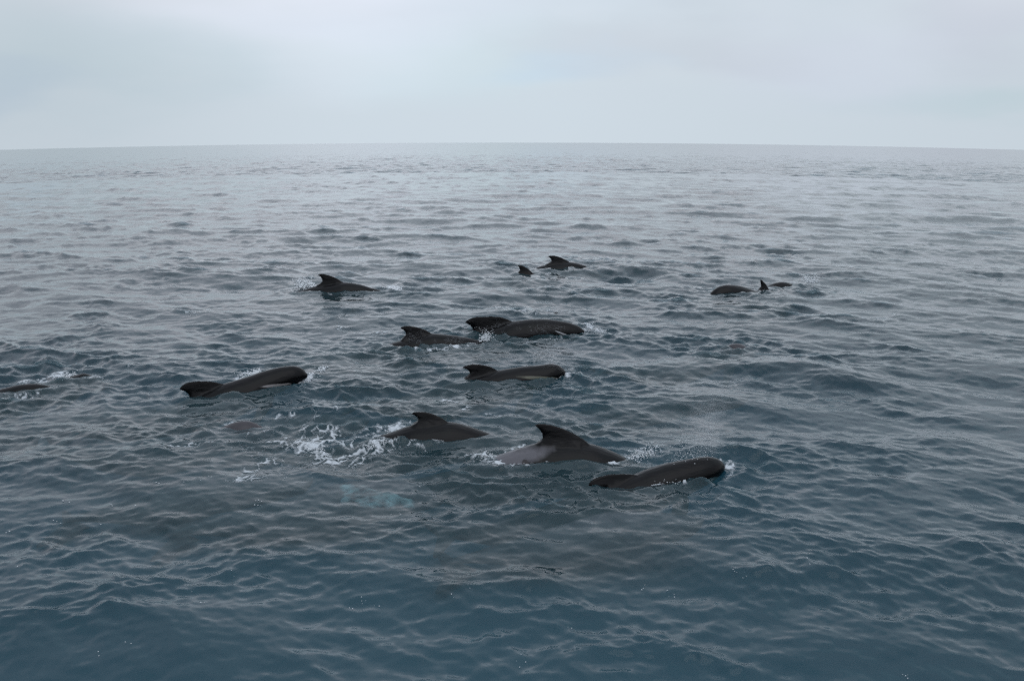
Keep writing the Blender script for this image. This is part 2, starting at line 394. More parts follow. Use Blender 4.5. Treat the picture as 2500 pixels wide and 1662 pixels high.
    dist = math.hypot(org[0], org[1])
    md = ob.modifiers.new('join', 'REMESH'); md.mode = 'VOXEL'; md.voxel_size = .017 if dist < 24 else .022; md.use_smooth_shade = True
    sm = ob.modifiers.new('soft', 'SMOOTH'); sm.factor = .5; sm.iterations = 4
    HULLS.append((org, hd, wl, W))
    tag(ob, W['label'], 'whale', 'pilot whales surfacing in a pod')
    return ob

def whale_mat(W):
    m = bpy.data.materials.new('wet_whale_skin'); m.use_nodes = True
    n, l = make_nodes(m.node_tree)
    out = n('ShaderNodeOutputMaterial'); p = n('ShaderNodeBsdfPrincipled'); l(p.outputs[0], out.inputs[0])
    tc = n('ShaderNodeTexCoord')
    ns = n('ShaderNodeTexNoise', Scale=2.2, Detail=5.0); l(tc.outputs['Object'], ns.inputs['Vector'])
    cr = n('ShaderNodeValToRGB'); l(ns.outputs[0], cr.inputs[0])
    cr.color_ramp.elements[0].position = .35; cr.color_ramp.elements[0].color = (.0012, .0012, .0016, 1)
    cr.color_ramp.elements[1].position = .68; cr.color_ramp.elements[1].color = (.0034, .0032, .0036, 1)
    col = cr.outputs[0]
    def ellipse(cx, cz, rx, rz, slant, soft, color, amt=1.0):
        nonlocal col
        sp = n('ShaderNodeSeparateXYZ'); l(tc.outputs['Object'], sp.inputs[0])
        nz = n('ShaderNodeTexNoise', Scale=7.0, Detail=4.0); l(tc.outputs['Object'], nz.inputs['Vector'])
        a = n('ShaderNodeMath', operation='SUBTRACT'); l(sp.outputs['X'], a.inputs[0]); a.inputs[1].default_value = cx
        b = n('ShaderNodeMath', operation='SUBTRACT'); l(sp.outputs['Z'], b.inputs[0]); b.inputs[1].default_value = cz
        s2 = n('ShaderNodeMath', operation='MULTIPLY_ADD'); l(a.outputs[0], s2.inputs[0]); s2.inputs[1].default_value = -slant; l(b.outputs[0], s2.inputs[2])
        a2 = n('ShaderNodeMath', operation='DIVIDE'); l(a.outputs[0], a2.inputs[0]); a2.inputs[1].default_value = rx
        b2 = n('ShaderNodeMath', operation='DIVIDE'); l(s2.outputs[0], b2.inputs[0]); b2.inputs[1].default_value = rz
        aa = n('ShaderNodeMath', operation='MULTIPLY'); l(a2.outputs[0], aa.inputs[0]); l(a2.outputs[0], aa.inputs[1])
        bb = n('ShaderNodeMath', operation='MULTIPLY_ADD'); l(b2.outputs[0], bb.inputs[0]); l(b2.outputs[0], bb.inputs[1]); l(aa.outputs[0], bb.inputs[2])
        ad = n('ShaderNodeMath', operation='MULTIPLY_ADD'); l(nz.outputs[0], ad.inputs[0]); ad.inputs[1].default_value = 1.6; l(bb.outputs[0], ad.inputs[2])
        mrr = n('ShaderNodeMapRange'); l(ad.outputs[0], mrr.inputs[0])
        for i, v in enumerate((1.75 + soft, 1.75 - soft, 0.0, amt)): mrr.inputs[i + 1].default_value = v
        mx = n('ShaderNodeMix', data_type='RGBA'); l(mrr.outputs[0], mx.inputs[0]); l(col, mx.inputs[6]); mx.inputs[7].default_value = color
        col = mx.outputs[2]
    p.inputs['Roughness'].default_value = .3
    p.inputs['IOR'].default_value = 1.13; p.inputs['Coat Weight'].default_value = .55; p.inputs['Coat IOR'].default_value = 1.3; p.inputs['Coat Roughness'].default_value = .04
    if W.get('film'):
        cr.color_ramp.elements[0].color = (.036, .034, .038, 1); cr.color_ramp.elements[1].color = (.062, .058, .063, 1)
    if W.get('speck'):
        vo = n('ShaderNodeTexVoronoi', Scale=42.0); l(tc.outputs['Object'], vo.inputs['Vector'])
        mk = n('ShaderNodeTexNoise', Scale=3.1, Detail=4.0); l(tc.outputs['Object'], mk.inputs['Vector'])
        m1 = n('ShaderNodeMapRange'); l(mk.outputs[0], m1.inputs[0])
        for i, v in enumerate((.42, .62, .0, .26)): m1.inputs[i + 1].default_value = v
        lt = n('ShaderNodeMath', operation='LESS_THAN'); l(vo.outputs['Distance'], lt.inputs[0]); l(m1.outputs[0], lt.inputs[1])
        mx = n('ShaderNodeMix', data_type='RGBA'); l(lt.outputs[0], mx.inputs[0]); l(col, mx.inputs[6]); mx.inputs[7].default_value = (.16, .17, .18, 1)
        col = mx.outputs[2]
    def finish():
        l(col, p.inputs['Base Color'])
        bm_ = n('ShaderNodeMapping'); bm_.inputs['Scale'].default_value = (.45, 1.6, 1.6); l(tc.outputs['Object'], bm_.inputs[0])
        bn = n('ShaderNodeTexNoise', Scale=9.0, Detail=6.0, Roughness=.6); l(bm_.outputs[0], bn.inputs['Vector'])
        bp = n('ShaderNodeBump'); bp.inputs['Strength'].default_value = .22; bp.inputs['Distance'].default_value = .05
        l(bn.outputs[0], bp.inputs['Height']); l(bp.outputs[0], p.inputs['Normal']); l(bp.outputs[0], p.inputs['Coat Normal'])
        rn = n('ShaderNodeMapRange'); l(bn.outputs[0], rn.inputs[0])
        for i, v in enumerate((.35, .65, .06, .30)): rn.inputs[i + 1].default_value = v
        l(rn.outputs[0], p.inputs['Roughness'])
    return m, ellipse, finish

for W in WH:
    m, ell, finish = whale_mat(W)
    ob = build_whale(W, m)
    org, hd = HULLS[-1][0], HULLS[-1][1]; nrm = np.array([-hd[1], hd[0]])
    def loc(sx, sy):
        d = ray(sx, sy); t = (org[:2] @ nrm) / (d[:2] @ nrm); q = d * t
        return (q[:2] - org[:2]) @ hd, CAM_H + q[2] - org[2]
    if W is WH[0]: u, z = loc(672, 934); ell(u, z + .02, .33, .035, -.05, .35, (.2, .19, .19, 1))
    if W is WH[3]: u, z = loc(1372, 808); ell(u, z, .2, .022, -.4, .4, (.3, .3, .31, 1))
    if W is WH[4]: u, z = loc(1309, 914); ell(u, z, .42, .035, -.1, .5, (.11, .11, .085, 1))
    if W.get('patch'):
        u, z = loc(1255, 1114); ell(u, z + .05, .62, .09, .22, .7, (.10, .098, .108, 1))
        u, z = loc(1281, 1111); ell(u, z, .055, .04, 0, .2, (.04, .037, .038, 1))
    finish()

# whales still wholly under water: only a brown shape shows through the surface
def deep_whale(sx, sy, ang, k, depth, label, belly=False):
    c = at(sx, sy); L = 4.8 * k
    bm = bmesh.new(); rings = []
    us = np.concatenate([np.linspace(0, L - .36, 40), L - .36 + .36 * np.sin(np.linspace(0, np.pi / 2, 12)[1:])])
    H = hprof(L - us, L) * .95
    for u, h in zip(us, H):
        zt = -1.3 * max(0, .62 - u / L) - .15 * max(0, (u / L - .8)) * 3
        rings.append([bm.verts.new((u - L * .6, .47 * h * math.cos(a), zt - h / 2 + h / 2 * math.sin(a))) for a in np.linspace(0, 2 * np.pi, 24, endpoint=False)])
    for a, b in zip(rings, rings[1:]):
        for i in range(24): bm.faces.new((a[i], b[i], b[(i + 1) % 24], a[(i + 1) % 24]))
    bm.faces.new(rings[0][::-1]); bm.faces.new(rings[-1])
    t = -L * .6
    fl = [(t + .42, 0), (t + .15, .25), (t - .12, .62), (t - .25, .66), (t - .12, .3), (t - .02, 0), (t - .12, -.3), (t - .25, -.66), (t - .12, -.62), (t + .15, -.25)]
    lens(bm, catmull(fl + fl[:1], 3)[:-1], .05, lambda p: 1.0, lambda a, b, cc: (a, b, -1.0 + cc))
    u0 = -.02 * L
    P = [(u0 + .25, -.3), (u0 - .05, -.02), (u0 - .32, .16), (u0 - .42, .12), (u0 - .4, -.1), (u0 - .55, -.3)]
    lens(bm, catmull(P + P[:1], 3)[:-1], .05, lambda p: .8, lambda a, b, cc: (a, cc, b - .34))
    me = bpy.data.meshes.new('pilot_whale'); bm.to_mesh(me); bm.free()
    for q in me.polygons: q.use_smooth = True
    m = bpy.data.materials.new('sunken_whale_skin'); m.use_nodes = True
    n, l = make_nodes(m.node_tree); out = n('ShaderNodeOutputMaterial'); p = n('ShaderNodeBsdfPrincipled'); l(p.outputs[0], out.inputs[0])
    tcc = n('ShaderNodeTexCoord'); ns = n('ShaderNodeTexNoise', Scale=3.0, Detail=4.0); l(tcc.outputs['Object'], ns.inputs['Vector'])
    cr = n('ShaderNodeValToRGB'); l(ns.outputs[0], cr.inputs[0])
    A, B = ((.085, .052, .052, 1), (.15, .092, .092, 1)) if not belly else ((.1, .3, .3, 1), (.3, .6, .6, 1))
    cr.color_ramp.elements[0].position = .35; cr.color_ramp.elements[0].color = A
    cr.color_ramp.elements[1].position = .65; cr.color_ramp.elements[1].color = B
    l(cr.outputs[0], p.inputs['Base Color']); p.inputs['Roughness'].default_value = .6
    me.materials.append(m)
    o = link('pilot_whale', me); o.location = c + np.array([0, 0, -depth - .05]); o.rotation_euler = (0, R(3), R(ang))
    tag(o, label, 'whale', 'pilot whales surfacing in a pod')
deep_whale(1300, 978, -4, .95, .16, 'whale under water, a brown shape between the centre whale and the near pair')
deep_whale(1650, 925, 5, .95, .15, 'whale under water, a brown shape right of the centre whale')
deep_whale(1480, 1215, 6, .85, .21, 'whale under water, a brown shape in front of the nearest whale')
deep_whale(520, 1120, 8, .9, .25, 'whale under water, a brown shape left of and below the foam')
deep_whale(840, 1140, 10, 1.0, .24, 'whale under water, a brown shape just below the white foam')
deep_whale(880, 822, -3, .95, .13, 'whale under water, a brown shape to the left of the blunt hooked fin')
deep_whale(700, 985, 8, .9, .2, 'whale under water, a brown shape in front of the whale with its head out')
deep_whale(180, 965, 8, .9, .17, 'whale under water, a brown shape beneath the left foam strip')

# ------------------------------------------------------------------ the sea surface
NR, NA = 1510, 1500
# rows spaced evenly as seen in depression angle, columns dense in front
yy = np.concatenate([np.linspace(0.95, 0.085, 1180, endpoint=False), np.linspace(.085, .0532, 330)])   # tan(depression)
rr = []
for t in yy:
    r = CAM_H / t
    for _ in range(60): r = (CAM_H - float(z0(r))) / t if t > .09 else r
    rr.append(r)
rr = np.array(rr)
def solve(t):
    lo, hi = .5, 1e5
    for _ in range(60):
        m_ = math.sqrt(lo * hi)
        if (CAM_H - float(z0(m_))) / m_ > t: lo = m_
        else: hi = m_
    return lo
rr = np.array([solve(t) for t in yy])
front = np.linspace(R(-42), R(42), NA); side = np.concatenate([np.linspace(R(42), R(90), 90)[1:], np.linspace(R(90), R(270), 60)[1:], np.linspace(R(270), R(318), 90)[1:-1]])
az = np.concatenate([front, side]); NAZ = len(az)
RR, AZ = np.meshgrid(rr, az, indexing='ij')
X = (RR * np.sin(AZ)).ravel(); Y = (RR * np.cos(AZ)).ravel(); RF = RR.ravel()
DR = np.gradient(rr); DRF = np.repeat(DR, NAZ)
Z = z0(RF); DX = np.zeros_like(Z); DY = np.zeros_like(Z); HH = np.zeros_like(Z)

# calm the longer waves beside each whale, roughen the small ones around the pod
def seg_d(x, y, a, b):
    ab = b - a; t = np.clip(((x - a[0]) * ab[0] + (y - a[1]) * ab[1]) / (ab @ ab), 0, 1)
    return np.hypot(x - a[0] - t * ab[0], y - a[1] - t * ab[1])
calm = np.ones_like(Z); stir = np.zeros_like(Z)
sel = (RF < 60) & (Y > 5) & (np.abs(X) < Y * .75)
xs_, ys_ = X[sel], Y[sel]; cs, st = np.ones(len(xs_)), np.zeros(len(xs_)); ring = np.zeros(len(xs_))
for org, hd, wl, W in HULLS:
    if len(wl) < 2: a = org[:2] - hd * .4; b = org[:2] + hd * .4
    else: a = org[:2] + hd * wl[0][0]; b = org[:2] + hd * wl[-1][0]
    d = seg_d(xs_, ys_, a, b)
    cs = np.minimum(cs, 1 - .82 * np.exp(-(d / 1.0) ** 2)); st = np.maximum(st, np.exp(-(d / 1.8) ** 2))
    if len(wl) >= 2:
        dw = np.abs(d - .38); ring += .032 * np.exp(-dw / .55) * np.cos(dw * 2 * np.pi / .55) * sstep(d, .1, .36)
calm[sel] = cs; stir[sel] = st; HH[sel] += ring
GUST = Band(14, 45, .1, 0, 0, .2, 77); gust = np.clip(1 + .22 * GUST.sample(X, Y, False) / GUST.h.std(), .5, 1.5)
def bump(sx, sy, wx, wy, h, ang=0):
    c = at(sx, sy); dx, dy = X - c[0], Y - c[1]; ca, sa = math.cos(ang), math.sin(ang)
    u, v = dx * ca + dy * sa, -dx * sa + dy * ca
    return h * np.exp(-(u / wx) ** 2 - (v / wy) ** 2)
CH = Band(1.6, 5.0, .1, WIND, 1, 1.3, 91)
chop = None
for b in BANDS:
    if b.l2 < 2.3 and chop is None:      # small chop gathers on the crests and in patches, the rest lies smooth
        g = .45 * np.clip(HH / .07, -2.5, 2.5) + .95 * CH.sample(X, Y, False) / CH.h.std()
        sp = at(1960, 905); g = g + 1.5 * np.exp(-((X - sp[0]) / 2.2) ** 2 - ((Y - sp[1]) / 1.4) ** 2) + .6 * stir
        chop = np.clip(np.exp(.40 * g - .10), .55, 1.8)
    lam = math.sqrt(b.l1 * b.l2)
    wgt = sstep(lam / DRF, .3, 1.3) * sstep(lam / (RF * (R(84) / NA)), 2, 4)
    if b.l2 > 2: wgt = wgt * calm
    else: wgt = wgt * (1 + (.6 if b.l2 < 1.5 else 0) * stir) * gust * (calm ** (.6 if b.l2 > 1.5 else .15))
    wgt = wgt * (1 - .15 * sstep(RF, 25, 80))
    if b.l2 > 4: wgt = wgt * (1 + .7 * sstep(RF, 35, 75))
    wgt = wgt * (.82 if b.l2 > 2.3 else chop * (.66 + .32 * sstep(RF, 13, 24)))
    use = wgt > .003
    h, dx, dy = b.sample(X[use], Y[use]); wgt = wgt[use]
    ch = 1.25 if b.l2 > 1.2 else (.8 if b.l2 > .6 else .3)
    HH[use] += h * wgt; DX[use] += ch * dx * wgt; DY[use] += ch * dy * wgt
# swells the photograph shows as separate peaks
HH += bump(1935, 905, 1.6, .8, .26, R(-12)) + bump(2030, 935, 1.2, .6, .12, R(-15)) + bump(1200, 765, 2.5, .8, .10)
HH -= bump(1514, 672, 1.5, 1.0, .30)
HH += bump(1390, 1130, .5, .25, .09, R(4)) - bump(1490, 1195, .9, .5, .06)
HH += bump(820, 1010, 1.4, .5, .16, R(-8)) + bump(1110, 1000, 1.2, .45, .10, R(-10)) + bump(690, 955, 1.5, .5, .06, R(25))
HH += bump(1830, 1400, 1.2, .5, .10, R(-10)) + bump(1300, 1420, 1.0, .4, .05)
PX, PY, PZ = X + DX, Y + DY, Z + HH
co = np.stack([PX, PY, PZ], 1)
i = np.arange(NR - 1)[:, None]; j = np.arange(NAZ)[None, :]; j2 = (j + 1) % NAZ
fc = np.stack([i * NAZ + j, (i + 1) * NAZ + j, (i + 1) * NAZ + j2, i * NAZ + j2], -1).reshape(-1, 4)
fc = fc[:, ::-1].copy()

def water_mat():
    m = bpy.data.materials.new('sea_water'); m.use_nodes = True
    n, l = make_nodes(m.node_tree); out = n('ShaderNodeOutputMaterial')
    geo = n('ShaderNodeNewGeometry')
    at_ = n('ShaderNodeAttribute', attribute_name='coarse')
    # ripples finer than the mesh, as random slopes
    def slope(scale, w0, w1, amp, stretch=(1, 1, 1), det=2.0):
        mp = n('ShaderNodeMapping'); mp.inputs['Scale'].default_value = stretch; l(geo.outputs['Position'], mp.inputs[0])
        nz = n('ShaderNodeTexNoise', Scale=scale, Detail=det, Roughness=.55); l(mp.outputs[0], nz.inputs['Vector'])
        sb = n('ShaderNodeVectorMath', operation='SUBTRACT'); l(nz.outputs['Color'], sb.inputs[0]); sb.inputs[1].default_value = (.5, .5, .5)
        mr = n('ShaderNodeMapRange'); l(at_.outputs['Fac'], mr.inputs[0])
        for i, v in enumerate((w0, w1, 0.0 if w0 >= 0 else amp, amp)): mr.inputs[i + 1].default_value = v
        s = n('ShaderNodeVectorMath', operation='SCALE'); l(sb.outputs[0], s.inputs[0]); l(mr.outputs[0], s.inputs['Scale'])
        return s.outputs[0]
    parts = [slope(14, -1, 1, .11, (1, 1.9, 1), 3.0), slope(5, .05, .2, .20, (1, 1.7, 1)), slope(1.8, .2, .8, .20, (1, 1.2, 1)), slope(.8, .5, 1.6, .40, (1, .38, 1), 2.0), slope(.22, 2.0, 8.0, .26, (1, .25, 1), 3.0)]
    acc = parts[0]
    for q in parts[1:]:
        a = n('ShaderNodeVectorMath', operation='ADD'); l(acc, a.inputs[0]); l(q, a.inputs[1]); acc = a.outputs[0]
    flat = n('ShaderNodeVectorMath', operation='MULTIPLY'); l(acc, flat.inputs[0]); flat.inputs[1].default_value = (1, 1, 0)
    ad = n('ShaderNodeVectorMath', operation='ADD'); l(flat.outputs[0], ad.inputs[0]); l(geo.outputs['Normal'], ad.inputs[1])
    nm = n('ShaderNodeVectorMath', operation='NORMALIZE'); l(ad.outputs[0], nm.inputs[0])
    # keep the rippled normal turned towards the eye, then the mirror share of water (Schlick)
    dt = n('ShaderNodeVectorMath', operation='DOT_PRODUCT'); l(nm.outputs[0], dt.inputs[0]); l(geo.outputs['Incoming'], dt.inputs[1])
    lk = n('ShaderNodeMath', operation='SUBTRACT', use_clamp=True); lk.inputs[0].default_value = .05; l(dt.outputs['Value'], lk.inputs[1])
    pu = n('ShaderNodeVectorMath', operation='SCALE'); l(geo.outputs['Incoming'], pu.inputs[0]); l(lk.outputs[0], pu.inputs['Scale'])
    pa = n('ShaderNodeVectorMath', operation='ADD'); l(nm.outputs[0], pa.inputs[0]); l(pu.outputs[0], pa.inputs[1])
    nm = n('ShaderNodeVectorMath', operation='NORMALIZE'); l(pa.outputs[0], nm.inputs[0])
    mxd = n('ShaderNodeMath', operation='MAXIMUM'); l(dt.outputs['Value'], mxd.inputs[0]); mxd.inputs[1].default_value = .05
    om = n('ShaderNodeMath', operation='SUBTRACT', use_clamp=True); om.inputs[0].default_value = 1; l(mxd.outputs[0], om.inputs[1])
    pw = n('ShaderNodeMath', operation='POWER'); l(om.outputs[0], pw.inputs[0]); pw.inputs[1].default_value = 5
    fr = n('ShaderNodeMath', operation='MULTIPLY_ADD', use_clamp=True); l(pw.outputs[0], fr.inputs[0]); fr.inputs[1].default_value = .98; fr.inputs[2].default_value = .02
    gl = n('ShaderNodeBsdfGlossy'); gl.inputs['Roughness'].default_value = .08; gl.inputs['Color'].default_value = (1, 1, 1, 1)
    l(nm.outputs[0], gl.inputs['Normal'])
    tr = n('ShaderNodeBsdfTransparent'); tr.inputs['Color'].default_value = (1, 1, 1, 1)
    df = n('ShaderNodeBsdfDiffuse'); df.inputs['Color'].default_value = (.034, .084, .101, 1); l(nm.outputs[0], df.inputs['Normal'])
    un = n('ShaderNodeMixShader'); un.inputs[0].default_value = .32; l(tr.outputs[0], un.inputs[1]); l(df.outputs[0], un.inputs[2])
    mx = n('ShaderNodeMixShader'); l(fr.outputs[0], mx.inputs[0]); l(un.outputs[0], mx.inputs[1]); l(gl.outputs[0], mx.inputs[2])
    l(mx.outputs[0], out.inputs['Surface'])
    va = n('ShaderNodeVolumeAbsorption'); va.inputs['Color'].default_value = (.36, .64, .71, 1); va.inputs['Density'].default_value = 1.2
    l(va.outputs[0], out.inputs['Volume'])
    return m
me = mesh_np('sea', co, fc, water_mat()); attr(me, 'coarse', DRF)
sea = tag(link('sea', me), kind='structure')

# added pale sheet below the surface, its colour standing in for upwelling light
m = bpy.data.materials.new('upwelling_sheet'); m.use_nodes = True
n, l = make_nodes(m.node_tree); out = n('ShaderNodeOutputMaterial'); p = n('ShaderNodeBsdfDiffuse'); p.inputs[0].default_value = (.235, .30, .325, 1); l(p.outputs[0], out.inputs[0])
ra = np.concatenate([[.01], np.geomspace(2, rr[-1] * 1.02, 60)]); ta = np.linspace(0, 2 * np.pi, 256, endpoint=False)
A, T = np.meshgrid(ra, ta, indexing='ij')
dc = np.stack([(A * np.sin(T)).ravel(), (A * np.cos(T)).ravel(), (z0(A) - 1.3).ravel()], 1)
i = np.arange(len(ra) - 1)[:, None]; j = np.arange(256)[None, :]; j2 = (j + 1) % 256
df = np.stack([i * 256 + j, i * 256 + j2, (i + 1) * 256 + j2, (i + 1) * 256 + j], -1).reshape(-1, 4)
tag(link('upwelling_sheet', mesh_np('upwelling_sheet', dc, df, m)), kind='structure')

# ------------------------------------------------------------------ foam lying on the water
foam_m = bpy.data.materials.new('foam'); foam_m.use_nodes = True
n, l = make_nodes(foam_m.node_tree); out = n('ShaderNodeOutputMaterial')
d = n('ShaderNodeBsdfPrincipled'); d.inputs['Base Color'].default_value = (.56, .60, .63, 1); d.inputs['Roughness'].default_value = .5
t = n('ShaderNodeBsdfTransparent'); mx = n('ShaderNodeMixShader'); a_ = n('ShaderNodeAttribute', attribute_name='cover')
l(a_.outputs['Fac'], mx.inputs[0]); l(t.outputs[0], mx.inputs[1]); l(d.outputs[0], mx.inputs[2]); l(mx.outputs[0], out.inputs[0])
# (points), width in m, strength
ST = [
 ([(702, 1078), (735, 1080), (765, 1090), (800, 1108), (840, 1112), (880, 1104), (915, 1088), (940, 1078)], .17, 1.25),
 ([(702, 1075), (728, 1072), (760, 1083), (775, 1073)], .16, 1.2),
 ([(795, 1045), (812, 1045), (822, 1060), (806, 1068), (826, 1078), (855, 1080)], .10, 1.05),
 ([(915, 1080), (925, 1070), (942, 1082)], .12, 1.4),
 ([(860, 1075), (895, 1062), (925, 1066)], .14, .8),
 ([(700, 1020), (760, 1020), (765, 1030), (740, 1042), (770, 1052)], .09, .85),
 ([(610, 1060), (645, 1056)], .08, 1.1), ([(548, 1042), (565, 1036)], .08, 1.3),
 ([(615, 1145), (640, 1140), (662, 1122)], .13, 1.0), ([(590, 1165), (625, 1168)], .10, .95),
 ([(660, 1130), (700, 1128)], .05, .7), ([(380, 1087), (440, 1086), (520, 1080)], .05, .85),
 ([(640, 1095), (700, 1110), (760, 1120)], .3, .35), ([(600, 1080), (700, 1060)], .4, .35),
 ([(860, 985), (885, 990), (900, 1008)], .05, .9), ([(800, 1008), (830, 1018)], .05, .8),
 ([(1085, 972), (1110, 982), (1130, 992), (1142, 1004)], .05, .95), ([(1096, 1000), (1105, 985)], .04, .8), ([(1190, 1016), (1230, 1022)], .05, .8),
 ([(940, 1046), (965, 1044), (985, 1050)], .13, 1.05), ([(975, 1036), (1000, 1034)], .08, .8),
 ([(980, 1075), (1020, 1080), (1060, 1076), (1115, 1069)], .05, 1.5),
 ([(1165, 1113), (1185, 1112), (1207, 1120)], .13, 1.05),
 ([(1213, 1126), (1240, 1137), (1290, 1136), (1340, 1127), (1370, 1114), (1400, 1112), (1440, 1121), (1500, 1130)], .06, 1.9),
 ([(1225, 1110), (1260, 1097), (1283, 1088)], .04, 1.1),
 ([(1538, 1124), (1550, 1112), (1580, 1105), (1600, 1100)], .10, 1.25),
 ([(1610, 1175), (1615, 1158), (1640, 1155), (1660, 1160), (1668, 1172)], .06, 1.9),
 ([(1775, 1120), (1795, 1135), (1782, 1158)], .03, .7),
 ([(724, 703), (745, 704), (768, 700)], .16, 1.1), ([(780, 712), (800, 716)], .08, .7), ([(820, 717), (890, 717)], .08, .6),
 ([(945, 700), (962, 704), (976, 706)], .15, 1.2), ([(900, 683), (930, 690)], .08, .5),
 ([(800, 800), (825, 795), (850, 806)], .08, .8), ([(917, 816), (935, 812), (950, 810)], .06, .9), ([(970, 830), (982, 842), (1012, 850), (1050, 853), (1100, 848), (1150, 842)], .07, 1.5),
 ([(1095, 846), (1150, 838), (1176, 838)], .08, .9), ([(1080, 852), (1130, 852)], .12, .6),
 ([(1425, 806), (1440, 800), (1455, 808), (1480, 812)], .12, 1.0), ([(1445, 790), (1465, 797)], .09, .9), ([(1300, 832), (1360, 828), (1395, 812)], .10, .7),
 ([(1400, 806), (1408, 798)], .04, 1.0), ([(1290, 764), (1335, 763)], .12, .85), ([(1190, 745), (1230, 760), (1270, 768)], .16, .5), ([(1300, 772), (1345, 771)], .08, .7),
 ([(1384, 918), (1394, 910), (1392, 900)], .06, 1.6), ([(1775, 1122), (1790, 1138), (1780, 1158), (1750, 1168)], .04, 1.4), ([(1317, 918), (1325, 908), (1345, 920), (1370, 920)], .07, 1.7), ([(1272, 928), (1282, 922)], .04, .8),
 ([(590, 930), (605, 914), (620, 908), (632, 908)], .09, 1.2), ([(740, 940), (755, 930), (758, 916)], .08, 1.7), ([(708, 943), (725, 940), (742, 940)], .08, 1.6), ([(777, 905), (785, 898), (793, 903)], .06, 1.1),
 ([(520, 880), (532, 877)], .06, 1.0), ([(430, 965), (460, 962)], .10, .45),
 ([(30, 962), (75, 962), (110, 952)], .07, 1.0), ([(50, 940), (100, 930), (150, 922), (180, 915)], .10, 1.1), ([(145, 916), (172, 918)], .10, 1.25), ([(220, 920), (260, 925)], .1, .6), ([(290, 905), (340, 893)], .06, .7),
 ([(1765, 712), (1785, 710), (1812, 713)], .09, 1.0), ([(1850, 712), (1865, 711), (1878, 708)], .10, 1.25), ([(1885, 696), (1900, 698)], .06, .9), ([(1940, 692), (1970, 684), (2000, 690)], .10, .7), ([(1723, 724), (1745, 727)], .06, .8),
 ([(1322, 667), (1343, 666)], .10, 1.25), ([(1358, 666), (1372, 665)], .07, .8), ([(1325, 647), (1335, 646)], .06, .8),
 ([(1795, 924), (1803, 930)], .08, .8), ([(1700, 930), (1800, 928)], .2, .4), ([(1400, 945), (1500, 955)], .3, .25), ([(440, 755), (470, 768)], .15, .7),
]
fsel = np.where((RF > 9) & (RF < 55) & (Y > 5) & (np.abs(X) < Y * .62))[0]
fx, fy = PX[fsel], PY[fsel]
cov = np.zeros(len(fsel))
nz1 = fnoise(fx, fy * .6, (.5, 1, .8, .3)); nz2 = fnoise(fx + 50 + .04 * nz1, fy * .5 + 20, (.1, .8, 1, .35))
web = np.clip(1 - np.abs(nz2) * 2.0, 0, 1)            # thin winding ridges
for pts, wd, s in ST:
    P = np.array([at(*q)[:2] for q in pts]); lo = P.min(0) - wd * 4; hi = P.max(0) + wd * 4
    q = np.where((fx > lo[0]) & (fx < hi[0]) & (fy > lo[1]) & (fy < hi[1]))[0]
    if not len(q): continue
    wx = fx[q] + .05 * nz1[q]; wy = fy[q] + .10 * nz2[q]
    dd = np.full(len(q), 1e9)
    for a, b in zip(P, P[1:]): dd = np.minimum(dd, seg_d(wx, wy, a, b))
    wd_ = wd * 1.9
    e = s * np.exp(-(dd / wd_) ** 2)
    c = sstep(e * web[q] * (1 + .35 * nz1[q]), .18, .75) * .8 + sstep(e + .35 * nz1[q], 1.15, 1.9)
    c = np.clip(c, 0, 1) * sstep(e, .1, .35)
    cov[q] = np.maximum(cov[q], c * min(1, .55 + .45 * s))
full = np.zeros(len(X), np.float32); full[fsel] = cov
fm = full[fc]; keep = fm.max(1) > .04; ff = fc[keep]
ids, inv = np.unique(ff, return_inverse=True)
lift = .006 + .014 * full[ids]
fco = co[ids].copy(); fco[:, 2] += lift
me = mesh_np('sea_foam', fco, inv.reshape(-1, 4), foam_m); attr(me, 'cover', np.clip(full[ids] * .85, 0, .78))
tag(link('sea_foam', me), 'white lacy foam lying on the water among the whales', 'foam', kind='stuff')

# ------------------------------------------------------------------ splashes, spray and blows
drop_m = bpy.data.materials.new('spray'); drop_m.use_nodes = True
n, l = make_nodes(drop_m.node_tree); out = n('ShaderNodeOutputMaterial'); d = n('ShaderNodeBsdfPrincipled'); l(d.outputs[0], out.inputs[0])
d.inputs['Base Color'].default_value = (.72, .75, .77, 1); d.inputs['Roughness'].default_value = .25
OCT = np.array([(1, 0, 0), (0, 1, 0), (-1, 0, 0), (0, -1, 0), (0, 0, 1), (0, 0, -1)], float)
OF = np.array([(0, 1, 4), (1, 2, 4), (2, 3, 4), (3, 0, 4), (1, 0, 5), (2, 1, 5), (3, 2, 5), (0, 3, 5)])
def drops(name, pts, sizes, label, cat, group=None, kind=None, stretch=1.0):
    pts = np.asarray(pts); org = pts.mean(0); N = len(pts)
    sh = rng.uniform(.7, 1.3, (N, 1, 3)); sh[:, :, 2] *= stretch
    co_ = (OCT[None] * sh * np.asarray(sizes)[:, None, None] + (pts - org)[:, None, :]).reshape(-1, 3)
    f_ = (OF[None] + (np.arange(N) * 6)[:, None, None]).reshape(-1, 3)
    o = link(name, mesh_np(name, co_, f_, drop_m)); o.location = org
    return tag(o, label, cat, group, kind)
